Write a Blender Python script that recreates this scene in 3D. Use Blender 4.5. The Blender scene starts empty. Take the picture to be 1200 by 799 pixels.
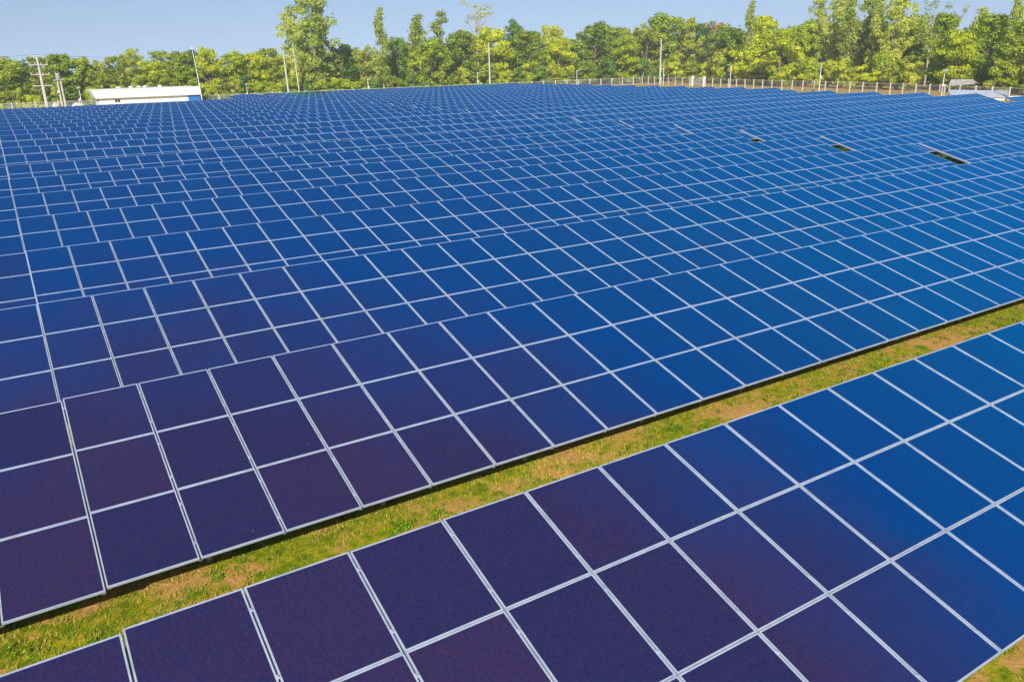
import bpy, math, random
import numpy as np
from mathutils import Vector, Matrix, Euler
rad = math.radians
sc = bpy.context.scene
random.seed(7)
RNG = np.random.RandomState(11)

# ------------------------------------------------------------------ camera, world, sun, exposure
cam_d = bpy.data.cameras.new('camera')
cam = bpy.data.objects.new('camera', cam_d)
sc.collection.objects.link(cam)
sc.camera = cam
cam_d.sensor_fit = 'HORIZONTAL'; cam_d.sensor_width = 36.0
cam_d.lens = 36.0 * 937.65 / 1200.0
cam_d.clip_start = 0.1; cam_d.clip_end = 6000
CAM_Z = 5.903
yaw, pitch, roll = 0.5505, 0.3376, -0.02485
fwd = Vector((math.sin(yaw) * math.cos(pitch), math.cos(yaw) * math.cos(pitch), -math.sin(pitch)))
r0 = Vector((math.cos(yaw), -math.sin(yaw), 0)); u0 = r0.cross(fwd)
rt = r0 * math.cos(roll) + u0 * math.sin(roll); up = -r0 * math.sin(roll) + u0 * math.cos(roll)
cam.matrix_world = Matrix(((rt.x, up.x, -fwd.x, 0), (rt.y, up.y, -fwd.y, 0), (rt.z, up.z, -fwd.z, CAM_Z), (0, 0, 0, 1)))

SUN_AZ, SUN_EL = 215.0, 33.0            # compass azimuth (from +Y towards +X) and elevation
world = bpy.data.worlds.new('World'); sc.world = world; world.use_nodes = True
wn = world.node_tree.nodes; wl = world.node_tree.links
bg = wn['Background']
sky = wn.new('ShaderNodeTexSky'); sky.sky_type = 'NISHITA'; sky.sun_disc = False
sky.sun_elevation = rad(SUN_EL); sky.sun_rotation = rad(SUN_AZ)
sky.altitude = 0; sky.air_density = 1.0; sky.dust_density = 0.3; sky.ozone_density = 1.6
# the hazeless look of the sky right down to the tree tops: the sky is read a few degrees higher than it stands
tcw = wn.new('ShaderNodeTexCoord'); mpw = wn.new('ShaderNodeVectorMath'); mpw.operation = 'ADD'; mpw.inputs[1].default_value = (0, 0, 0.16)
wl.new(tcw.outputs['Generated'], mpw.inputs[0]); wl.new(mpw.outputs[0], sky.inputs['Vector'])
tint = wn.new('ShaderNodeMix'); tint.data_type = 'RGBA'; tint.blend_type = 'MULTIPLY'; tint.inputs[0].default_value = 1.0
tint.inputs[7].default_value = (1.06, 0.97, 0.95, 1); wl.new(sky.outputs[0], tint.inputs[6]); wl.new(tint.outputs[2], bg.inputs['Color']); bg.inputs['Strength'].default_value = 0.11
sun_d = bpy.data.lights.new('sun', 'SUN'); sun_d.energy = 4.8; sun_d.angle = rad(0.53); sun_d.color = (1.0, 0.94, 0.86)
sun = bpy.data.objects.new('sun', sun_d); sc.collection.objects.link(sun)
sd = Vector((math.sin(rad(SUN_AZ)) * math.cos(rad(SUN_EL)), math.cos(rad(SUN_AZ)) * math.cos(rad(SUN_EL)), math.sin(rad(SUN_EL))))
sun.rotation_euler = sd.to_track_quat('Z', 'Y').to_euler()
sun.location = (0, 0, 60)
sc.view_settings.view_transform = 'Standard'; sc.view_settings.look = 'None'
sc.view_settings.exposure = 0.3; sc.view_settings.gamma = 1.0; sc.view_settings.use_curve_mapping = False

# ------------------------------------------------------------------ material helpers
def new_mat(name):
    m = bpy.data.materials.new(name); m.use_nodes = True
    nt = m.node_tree
    return m, nt.nodes, nt.links, nt.nodes['Principled BSDF']
def ramp(nodes, stops, interp='LINEAR'):
    r = nodes.new('ShaderNodeValToRGB'); cr = r.color_ramp; cr.interpolation = interp
    while len(cr.elements) < len(stops): cr.elements.new(0.5)
    for e, (p, c) in zip(cr.elements, stops):
        e.position = p; e.color = (c[0], c[1], c[2], 1)
    return r
def noise(nodes, links, scale, detail=4, rough=0.55, coord=None, kind='Object'):
    tc = coord or nodes.new('ShaderNodeTexCoord')
    n = nodes.new('ShaderNodeTexNoise'); n.inputs['Scale'].default_value = scale
    n.inputs['Detail'].default_value = detail; n.inputs['Roughness'].default_value = rough
    links.new(tc.outputs[kind], n.inputs['Vector'])
    return n
def mixc(nodes, links, fac, a, b, mode='MIX'):
    m = nodes.new('ShaderNodeMix'); m.data_type = 'RGBA'; m.blend_type = mode
    for sock, v in ((m.inputs[0], fac), (m.inputs[6], a), (m.inputs[7], b)):
        if isinstance(v, (int, float)): sock.default_value = v
        elif isinstance(v, tuple): sock.default_value = (v[0], v[1], v[2], 1)
        else: links.new(v, sock)
    return m.outputs[2]
def mathn(nodes, links, op, a, b=None, clamp=False):
    m = nodes.new('ShaderNodeMath'); m.operation = op; m.use_clamp = clamp
    for sock, v in ((m.inputs[0], a), (m.inputs[1], b)):
        if v is None: continue
        if isinstance(v, (int, float)): sock.default_value = v
        else: links.new(v, sock)
    return m.outputs[0]

def simple_mat(name, c1, c2, scale=3.0, rough=0.6, metal=0.0, bump=0.0):
    m, n, l, p = new_mat(name)
    nz = noise(n, l, scale, 6)
    r = ramp(n, [(0.3, c1), (0.7, c2)]); l.new(nz.outputs['Fac'], r.inputs[0]); l.new(r.outputs[0], p.inputs['Base Color'])
    p.inputs['Roughness'].default_value = rough; p.inputs['Metallic'].default_value = metal
    if bump:
        b = n.new('ShaderNodeBump'); b.inputs['Strength'].default_value = bump; b.inputs['Distance'].default_value = 0.02
        l.new(nz.outputs['Fac'], b.inputs['Height']); l.new(b.outputs[0], p.inputs['Normal'])
    return m

def glass_mat():
    # thin-film module: dark violet absorber under glass with the blue sky reflection put into the colour by view angle
    m, n, l, p = new_mat('thin_film_glass')
    tc = n.new('ShaderNodeTexCoord'); geo = n.new('ShaderNodeNewGeometry')
    oi = n.new('ShaderNodeObjectInfo')
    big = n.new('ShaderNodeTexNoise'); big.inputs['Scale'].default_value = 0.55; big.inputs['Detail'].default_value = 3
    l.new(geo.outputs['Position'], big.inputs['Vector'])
    fine = n.new('ShaderNodeTexNoise'); fine.inputs['Scale'].default_value = 26; fine.inputs['Detail'].default_value = 5; fine.inputs['Roughness'].default_value = 0.7
    l.new(tc.outputs['Object'], fine.inputs['Vector'])
    # scribed cell lines run up the slope, a few millimetres apart: only a faint grain
    sep = n.new('ShaderNodeSeparateXYZ'); l.new(tc.outputs['Object'], sep.inputs[0])
    cmb = n.new('ShaderNodeCombineXYZ')
    l.new(mathn(n, l, 'MULTIPLY', sep.outputs['X'], 48.0), cmb.inputs['X']); l.new(mathn(n, l, 'MULTIPLY', sep.outputs['Y'], 14.0), cmb.inputs['Y'])
    l.new(oi.outputs['Random'], cmb.inputs['Z'])
    grain = n.new('ShaderNodeTexNoise'); grain.inputs['Scale'].default_value = 1.0; grain.inputs['Detail'].default_value = 3
    l.new(cmb.outputs[0], grain.inputs['Vector'])
    base = ramp(n, [(0.36, (0.011, 0.018, 0.075)), (0.50, (0.025, 0.020, 0.078)), (0.66, (0.046, 0.024, 0.068))])
    v = mathn(n, l, 'ADD', mathn(n, l, 'MULTIPLY', fine.outputs['Fac'], 0.65), mathn(n, l, 'MULTIPLY', grain.outputs['Fac'], 0.35))
    v = mathn(n, l, 'ADD', v, mathn(n, l, 'MULTIPLY', mathn(n, l, 'SUBTRACT', oi.outputs['Random'], 0.5), 0.10))
    l.new(v, base.inputs[0])
    # bird droppings and grit: rare pale specks
    vor = n.new('ShaderNodeTexVoronoi'); vor.inputs['Scale'].default_value = 3.2
    l.new(geo.outputs['Position'], vor.inputs['Vector'])
    vs = n.new('ShaderNodeSeparateXYZ'); l.new(vor.outputs['Color'], vs.inputs[0])
    speck = mathn(n, l, 'MULTIPLY', mathn(n, l, 'LESS_THAN', vor.outputs['Distance'], 0.028), mathn(n, l, 'GREATER_THAN', vs.outputs['X'], 0.78))
    col = mixc(n, l, mathn(n, l, 'MULTIPLY', speck, 0.6), base.outputs[0], (0.42, 0.36, 0.32))
    p.inputs['IOR'].default_value = 1.45; p.inputs['Roughness'].default_value = 0.22
    p.inputs['Specular IOR Level'].default_value = 0.25
    # sky reflection imitated by a blue-tinted glossy layer, mixed in by view angle
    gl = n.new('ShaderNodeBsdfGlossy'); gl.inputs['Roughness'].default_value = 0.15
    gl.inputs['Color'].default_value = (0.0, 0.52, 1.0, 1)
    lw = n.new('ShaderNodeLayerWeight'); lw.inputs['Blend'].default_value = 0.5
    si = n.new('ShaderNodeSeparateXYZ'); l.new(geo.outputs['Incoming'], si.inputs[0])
    # views along the rows get more blue painted in, imitating the sky reflected there
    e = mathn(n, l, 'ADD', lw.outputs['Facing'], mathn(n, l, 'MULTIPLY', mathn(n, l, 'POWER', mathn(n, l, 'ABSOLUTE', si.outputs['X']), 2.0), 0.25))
    e = mathn(n, l, 'ADD', e, mathn(n, l, 'MULTIPLY', mathn(n, l, 'SUBTRACT', big.outputs['Fac'], 0.5), 0.17))  # broad noise imitates cloud reflections as purple-to-blue patches
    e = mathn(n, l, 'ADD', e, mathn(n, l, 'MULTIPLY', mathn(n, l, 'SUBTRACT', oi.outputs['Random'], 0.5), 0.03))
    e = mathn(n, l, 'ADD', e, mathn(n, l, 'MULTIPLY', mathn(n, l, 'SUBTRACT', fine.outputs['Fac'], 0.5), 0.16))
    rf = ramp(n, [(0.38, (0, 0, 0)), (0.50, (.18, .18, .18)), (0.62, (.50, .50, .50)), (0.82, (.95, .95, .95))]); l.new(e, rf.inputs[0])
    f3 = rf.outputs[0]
    col2 = mixc(n, l, mathn(n, l, 'MULTIPLY', f3, 2.6, True), col, (0.0, 0.034, 0.185)); l.new(col2, p.inputs['Base Color'])  # base colour turns blue along with the imitated sky reflection
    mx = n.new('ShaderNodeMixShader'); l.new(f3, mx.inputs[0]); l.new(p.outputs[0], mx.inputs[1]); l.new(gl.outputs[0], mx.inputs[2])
    l.new(mx.outputs[0], n['Material Output'].inputs['Surface'])
    return m

def alu_mat():
    m, n, l, p = new_mat('anodised_aluminium')
    geo = n.new('ShaderNodeNewGeometry')
    nz = n.new('ShaderNodeTexNoise'); nz.inputs['Scale'].default_value = 4.0; nz.inputs['Detail'].default_value = 6
    l.new(geo.outputs['Position'], nz.inputs['Vector'])
    r = ramp(n, [(0.3, (0.40, 0.46, 0.57)), (0.6, (0.52, 0.58, 0.68)), (0.76, (0.44, 0.42, 0.40))]); l.new(nz.outputs['Fac'], r.inputs[0])
    l.new(r.outputs[0], p.inputs['Base Color'])
    p.inputs['Metallic'].default_value = 0.25; p.inputs['Roughness'].default_value = 0.34
    return m

def foliage_mat(name, a, b, c, trans=0.55):
    m, n, l, p = new_mat(name)
    geo = n.new('ShaderNodeNewGeometry'); oi = n.new('ShaderNodeObjectInfo')
    big = n.new('ShaderNodeTexNoise'); big.inputs['Scale'].default_value = 0.45; big.inputs['Detail'].default_value = 3
    l.new(geo.outputs['Position'], big.inputs['Vector'])
    v = mathn(n, l, 'ADD', mathn(n, l, 'MULTIPLY', geo.outputs['Random Per Island'], 0.45), mathn(n, l, 'MULTIPLY', big.outputs['Fac'], 0.55))
    v = mathn(n, l, 'ADD', v, mathn(n, l, 'MULTIPLY', mathn(n, l, 'SUBTRACT', oi.outputs['Random'], 0.5), 0.35))
    r = ramp(n, [(0.22, a), (0.5, b), (0.78, c)]); l.new(v, r.inputs[0])
    l.new(r.outputs[0], p.inputs['Base Color']); p.inputs['Roughness'].default_value = 0.6
    p.inputs['Specular IOR Level'].default_value = 0.25
    # leaves let through about as much light as they reflect
    tr = n.new('ShaderNodeBsdfTranslucent'); l.new(mixc(n, l, 1.0, r.outputs[0], (trans * 1.7, trans * 1.7, trans * 1.2), 'MULTIPLY'), tr.inputs['Color'])
    mx = n.new('ShaderNodeAddShader')
    l.new(p.outputs[0], mx.inputs[0]); l.new(tr.outputs[0], mx.inputs[1]); l.new(mx.outputs[0], n['Material Output'].inputs['Surface'])
    return m

def ground_mat():
    m, n, l, p = new_mat('dry_grass_ground')
    geo = n.new('ShaderNodeNewGeometry')
    def nz(s, d=5, r=0.6):
        t = n.new('ShaderNodeTexNoise'); t.inputs['Scale'].default_value = s; t.inputs['Detail'].default_value = d; t.inputs['Roughness'].default_value = r
        l.new(geo.outputs['Position'], t.inputs['Vector']); return t
    patch = nz(0.9, 5, 0.6); clump = nz(5.5, 6, 0.7); grit = nz(38, 4, 0.7); wide = nz(0.06, 3)
    grass = ramp(n, [(0.34, (0.07, 0.15, 0.006)), (0.50, (0.25, 0.28, 0.008)), (0.66, (0.50, 0.35, 0.02))]); l.new(clump.outputs['Fac'], grass.inputs[0])
    soil = ramp(n, [(0.3, (0.44, 0.21, 0.055)), (0.7, (0.66, 0.38, 0.14))]); l.new(grit.outputs['Fac'], soil.inputs[0])
    s1 = mathn(n, l, 'ADD', mathn(n, l, 'MULTIPLY', patch.outputs['Fac'], 0.75), mathn(n, l, 'MULTIPLY', clump.outputs['Fac'], 0.35))
    msk = ramp(n, [(0.555, (0, 0, 0)), (0.63, (1, 1, 1))]); l.new(s1, msk.inputs[0])
    col = mixc(n, l, msk.outputs[0], grass.outputs[0], soil.outputs[0])
    # laterite shows outside the fence
    sep = n.new('ShaderNodeSeparateXYZ'); l.new(geo.outputs['Position'], sep.inputs[0])
    far = mathn(n, l, 'MULTIPLY', mathn(n, l, 'SUBTRACT', sep.outputs['X'], 104.0), 0.1, True)
    deep = mathn(n, l, 'MULTIPLY', mathn(n, l, 'SUBTRACT', 158.0, sep.outputs['X']), 0.1, True)
    f2 = mathn(n, l, 'MULTIPLY', mathn(n, l, 'MULTIPLY', far, deep), mathn(n, l, 'MULTIPLY', wide.outputs['Fac'], 0.9), True)
    col = mixc(n, l, f2, col, (0.52, 0.31, 0.15))
    fine = mixc(n, l, 0.2, col, grit.outputs['Color'], 'OVERLAY')
    l.new(fine, p.inputs['Base Color']); p.inputs['Roughness'].default_value = 0.95; p.inputs['Specular IOR Level'].default_value = 0.1
    b = n.new('ShaderNodeBump'); b.inputs['Strength'].default_value = 0.7; b.inputs['Distance'].default_value = 0.05
    hh = mathn(n, l, 'ADD', clump.outputs['Fac'], mathn(n, l, 'MULTIPLY', grit.outputs['Fac'], 0.4))
    l.new(hh, b.inputs['Height']); l.new(b.outputs[0], p.inputs['Normal'])
    return m

M = dict(
    glass=glass_mat(), alu=alu_mat(), ground=ground_mat(),
    steel=simple_mat('galvanised_steel', (0.30, 0.31, 0.32), (0.46, 0.47, 0.48), 6, 0.5, 0.5),
    concrete=simple_mat('pale_concrete', (0.46, 0.42, 0.36), (0.66, 0.62, 0.55), 1.5, 0.85, 0, 0.2),
    white=simple_mat('white_painted_render', (0.74, 0.74, 0.74), (0.83, 0.83, 0.84), 0.6, 0.7),
    warm=simple_mat('stained_render', (0.60, 0.52, 0.42), (0.78, 0.73, 0.64), 0.8, 0.8),
    bluepaint=simple_mat('blue_painted_panel', (0.01, 0.13, 0.42), (0.02, 0.2, 0.55), 1.0, 0.4),
    cream=simple_mat('cream_painted_concrete', (0.56, 0.50, 0.40), (0.70, 0.65, 0.55), 2.0, 0.8),
    dark=simple_mat('near_black', (0.02, 0.025, 0.03), (0.05, 0.05, 0.06), 2.0, 0.3),  # near-black for window panes and power lines
    greyroof=simple_mat('weathered_grey_roofing', (0.30, 0.29, 0.28), (0.46, 0.44, 0.43), 1.5, 0.7, 0, 0.1),
    paleroof=simple_mat('pale_sheet_roofing', (0.34, 0.37, 0.43), (0.48, 0.50, 0.55), 1.2, 0.6),
    rubble=simple_mat('pale_rubble', (0.42, 0.36, 0.32), (0.68, 0.63, 0.58), 2.5, 0.9, 0, 0.5),
    bark=simple_mat('tree_bark', (0.13, 0.09, 0.06), (0.30, 0.23, 0.17), 3.0, 0.9, 0, 0.4),
    palebark=simple_mat('pale_smooth_bark', (0.34, 0.27, 0.20), (0.50, 0.42, 0.33), 2.0, 0.85),
    insul=simple_mat('brown_porcelain', (0.30, 0.27, 0.25), (0.5, 0.47, 0.45), 2.0, 0.3),
    green=foliage_mat('green_leaves', (0.090, 0.140, 0.010), (0.195, 0.255, 0.014), (0.340, 0.380, 0.020)),
    olive=foliage_mat('olive_leaves', (0.110, 0.155, 0.014), (0.255, 0.290, 0.018), (0.390, 0.385, 0.034)),
    yellow=foliage_mat('yellow_green_leaves', (0.120, 0.180, 0.006), (0.270, 0.320, 0.008), (0.430, 0.430, 0.014)),
    darkleaf=foliage_mat('dark_leaves', (0.045, 0.105, 0.020), (0.095, 0.175, 0.022), (0.200, 0.290, 0.024)),
    pale=foliage_mat('pale_eucalypt_leaves', (0.130, 0.170, 0.022), (0.250, 0.300, 0.040), (0.390, 0.400, 0.070)),
    ochre=foliage_mat('ochre_leaves', (0.174, 0.145, 0.043), (0.348, 0.261, 0.072), (0.522, 0.377, 0.131)),
    blade=foliage_mat('grass_blades', (0.07, 0.15, 0.004), (0.21, 0.26, 0.010), (0.46, 0.32, 0.06), 0.25),
    weed=foliage_mat('weed_leaves', (0.060, 0.150, 0.005), (0.130, 0.240, 0.006), (0.22, 0.32, 0.010), 0.3),
)

# ------------------------------------------------------------------ mesh helpers
class MB:
    """collects boxes, tubes and quads into one mesh"""
    def __init__(s): s.v = []; s.f = []; s.m = []
    def quad(s, pts, mi=0):
        b = len(s.v); s.v += [tuple(p) for p in pts]; s.f.append(tuple(range(b, b + len(pts)))); s.m.append(mi)
    def box(s, x0, y0, z0, x1, y1, z1, mi=0, mat=None):
        P = [Vector((x, y, z)) for z in (z0, z1) for y in (y0, y1) for x in (x0, x1)]
        if mat is not None: P = [mat @ p for p in P]
        b = len(s.v); s.v += [tuple(p) for p in P]
        for f in ((0, 2, 3, 1), (4, 5, 7, 6), (0, 1, 5, 4), (2, 6, 7, 3), (0, 4, 6, 2), (1, 3, 7, 5)):
            s.f.append(tuple(b + i for i in f)); s.m.append(mi)
    def tube(s, pts, rs, n=6, mi=0, cap=True):
        pts = [Vector(p) for p in pts]
        if isinstance(rs, (int, float)): rs = [rs] * len(pts)
        b = len(s.v)
        for i, (p, r) in enumerate(zip(pts, rs)):
            d = (pts[min(i + 1, len(pts) - 1)] - pts[max(i - 1, 0)]).normalized()
            a = d.cross(Vector((0.13, 0.97, 0.21)) if abs(d.y) < 0.9 else Vector((1, 0, 0))).normalized(); c = d.cross(a)
            for k in range(n):
                t = 2 * math.pi * k / n; s.v.append(tuple(p + a * (r * math.cos(t)) + c * (r * math.sin(t))))
        for i in range(len(pts) - 1):
            for k in range(n):
                s.f.append((b + i * n + k, b + i * n + (k + 1) % n, b + (i + 1) * n + (k + 1) % n, b + (i + 1) * n + k)); s.m.append(mi)
        if cap:
            s.f.append(tuple(b + k for k in range(n))[::-1]); s.m.append(mi)
            s.f.append(tuple(b + (len(pts) - 1) * n + k for k in range(n))); s.m.append(mi)
    def mesh(s, name, mats):
        me = bpy.data.meshes.new(name); me.from_pydata(s.v, [], s.f)
        for m in (mats if isinstance(mats, (list, tuple)) else [mats]): me.materials.append(m)
        me.polygons.foreach_set('material_index', s.m); me.update()
        return me
    def build(s, name, mats, parent=None): return link(name, s.mesh(name, mats), parent)

def link(name, me, parent=None, loc=None, rot=None):
    o = bpy.data.objects.new(name, me); sc.collection.objects.link(o)
    if parent: o.parent = parent
    if loc is not None: o.location = loc
    if rot is not None: o.rotation_euler = rot
    return o
def tag(o, label, cat, group=None, kind=None):
    if label: o['label'] = label
    if cat: o['category'] = cat
    if group: o['group'] = group
    if kind: o['kind'] = kind
    return o
def thing(name, label, cat, loc=(0, 0, 0), rz=0, group=None):
    o = bpy.data.objects.new(name, None); sc.collection.objects.link(o)
    o.location = loc; o.rotation_euler = (0, 0, rz); o.empty_display_size = 0.3
    return tag(o, label, cat, group)

# ------------------------------------------------------------------ setting: the ground
GZ = -0.6
g = MB()
xs = [-3000, -300, -60, 0, 40, 90, 140, 300, 3000]
for i in range(8):
    for j in range(8):
        g.quad([(xs[i], xs[j], GZ), (xs[i + 1], xs[j], GZ), (xs[i + 1], xs[j + 1], GZ), (xs[i], xs[j + 1], GZ)])
tag(g.build('ground', M['ground']), None, None, None, 'structure')

# ------------------------------------------------------------------ solar tables
PW, PH, TILT, PITCH, Y0 = 1.1, 1.3737, 0.2634, 6.4747, 3.104
GX, GY, FR, TH = 0.020, 0.010, 0.0175, 0.034
PWI, PHI = PW - GX, PH - GY
def panel_geo(mb, ox, oy, oz=0.0, w=PWI, h=PHI):
    # origin at the middle of the panel; glass recessed 4 mm in its frame
    x0, x1, y0, y1 = ox - w / 2, ox + w / 2, oy - h / 2, oy + h / 2
    b = len(mb.v); f = FR
    mb.v += [(x0, y0, oz), (x1, y0, oz), (x1, y1, oz), (x0, y1, oz),
             (x0 + f, y0 + f, oz), (x1 - f, y0 + f, oz), (x1 - f, y1 - f, oz), (x0 + f, y1 - f, oz),
             (x0 + f, y0 + f, oz - .004), (x1 - f, y0 + f, oz - .004), (x1 - f, y1 - f, oz - .004), (x0 + f, y1 - f, oz - .004),
             (x0, y0, oz - TH), (x1, y0, oz - TH), (x1, y1, oz - TH), (x0, y1, oz - TH)]
    for k in range(4):
        q = (k + 1) % 4
        mb.f.append((b + k, b + q, b + 4 + q, b + 4 + k)); mb.m.append(1)
        mb.f.append((b + 4 + k, b + 4 + q, b + 8 + q, b + 8 + k)); mb.m.append(1)
        mb.f.append((b + 12 + k, b + 12 + q, b + q, b + k)); mb.m.append(1)
    mb.f.append((b + 8, b + 9, b + 10, b + 11)); mb.m.append(0)
    mb.f.append((b + 15, b + 14, b + 13, b + 12)); mb.m.append(1)
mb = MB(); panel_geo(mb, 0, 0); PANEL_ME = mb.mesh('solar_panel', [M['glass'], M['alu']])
SL = 3 * PH
mb = MB(); mb.box(-.022, .04, -.094, .022, SL - .04, -TH - .030); RAIL_ME = mb.mesh('rail', M['steel'])
mb = MB(); mb.box(-.035, -.035, GZ - .05, .035, .035, .02); POST_F = mb.mesh('post', M['steel'])
mb = MB(); mb.box(-.035, -.035, GZ - .05, .035, .035, .78); POST_R = mb.mesh('post', M['steel'])

# (section, first column, last column+1) ; columns are 1.1 m wide and column 38 is left out as a walkway
ORD = ['first', 'second', 'third', 'fourth', 'fifth', 'sixth', 'seventh', 'eighth', 'ninth', 'tenth', 'eleventh', 'twelfth', 'thirteenth',
       'fourteenth', 'fifteenth', 'sixteenth', 'seventeenth', 'eighteenth', 'nineteenth', 'twentieth', 'twenty-first', 'twenty-second', 'twenty-third']
def solar_table(k, sec, c0, c1, missing=()):
    y = Y0 + PITCH * k
    dz = {0: 0.0, 1: 0.0}.get(k, random.uniform(-.03, .03)); dx = random.uniform(-.02, .02)
    if sec == 'left': dz -= 0.02; dy = -0.03
    else: dy = 0.0
    if k == 0: dx = 0.07
    if k == 1: dx = 0.033
    where = {'left': 'left-edge block', 'middle': 'middle block, left of the service gap', 'right': 'right block, past the service gap'}[sec]
    if k == 0: lab = 'nearest tilted solar table, in front of the grass strip' if sec == 'middle' else 'end of the nearest solar table, cut by the lower left corner'
    else: lab = 'solar table, %s row beyond the grass strip, %s' % (ORD[k - 1], where)
    T = thing('solar_table', lab, 'solar table', (0, 0, 0), 0, 'tilted solar tables standing in long parallel rows')
    T.location = (c0 * PW + dx, y + dy, dz)
    n = c1 - c0
    dist = math.hypot((c0 + c1) / 2 * PW * (0.5 if sec == 'right' and k > 10 else 1), y)
    tm = Matrix.Rotation(TILT, 4, 'X')
    detail = dist < 100
    if detail:
        for c in range(n):
            for j in range(3):
                if (c0 + c, j) in missing: continue
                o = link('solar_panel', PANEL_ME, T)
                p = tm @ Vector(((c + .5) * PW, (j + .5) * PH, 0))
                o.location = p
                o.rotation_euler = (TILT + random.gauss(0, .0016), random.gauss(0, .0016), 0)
    else:
        m2 = MB()
        for c in range(n):
            for j in range(3):
                if (c0 + c, j) in missing: continue
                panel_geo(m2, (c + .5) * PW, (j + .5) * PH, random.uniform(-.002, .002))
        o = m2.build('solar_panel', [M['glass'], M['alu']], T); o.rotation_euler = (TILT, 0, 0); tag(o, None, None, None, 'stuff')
    # purlins along the row
    for j in (0.62, 1.5, 2.55):
        m2 = MB(); m2.box(.05, j * PH - .03, -.16, n * PW - .05, j * PH + .03, -.095)
        o = m2.build('purlin', M['steel'], T); o.rotation_euler = (TILT, 0, 0)
    nposts = max(2, int(round(n * PW / 2.64)))
    px = [(.5 + i) * n * PW / nposts for i in range(nposts)]
    yf, yr = 0.62 * PH * math.cos(TILT), 2.55 * PH * math.cos(TILT)
    if k <= 4:
        for c in range(n + 1):
            o = link('rail', RAIL_ME, T); o.location = (min(max(c * PW, .03), n * PW - .03), 0, 0); o.rotation_euler = (TILT, 0, 0)
        for x in px:
            link('post', POST_F, T, (x, yf, 0)); link('post', POST_R, T, (x, yr, 0))
    else:
        m2 = MB()
        for x in px:
            m2.box(x - .035, yf - .035, GZ - .05, x + .035, yf + .035, .02); m2.box(x - .035, yr - .035, GZ - .05, x + .035, yr + .035, .78)
        tag(m2.build('post', M['steel'], T), None, None, None, 'stuff')
    if k <= 3 and sec != 'right':
        m2 = MB()
        for c in range(1, n):
            for j in range(3):
                for t in (.2, .8):
                    cx, cy = c * PW, (j + t + random.uniform(-.02, .02)) * PH
                    m2.box(cx - .019, cy - .022, .001, cx + .019, cy + .022, .006); m2.box(cx - .008, cy - .008, .006, cx + .008, cy + .008, .016, 1)
        o = m2.build('clamp', [M['alu'], M['steel']], T); o.rotation_euler = (TILT, 0, 0); tag(o, None, None, None, 'stuff')
    if sec == 'right':
        m2 = MB(); m2.box(-.012, .0, -.07, .006, SL, .012); o = m2.build('side_beam', M['alu'], T); o.rotation_euler = (TILT, 0, 0)
    return T

for k in range(24):
    if k <= 20: solar_table(k, 'left', -12, 0)
    c0 = 0 if k <= 20 else (31 if k == 21 else (32 if k == 22 else 34))
    solar_table(k, 'middle', c0, 38)
    if k >= 1:
        ce = 84 if k < 7 else (86 if k < 12 else 90)
        miss = ()
        if k == 6: miss = {(78, 2), (79, 2)}
        solar_table(k, 'right', 39, ce, miss)

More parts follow.
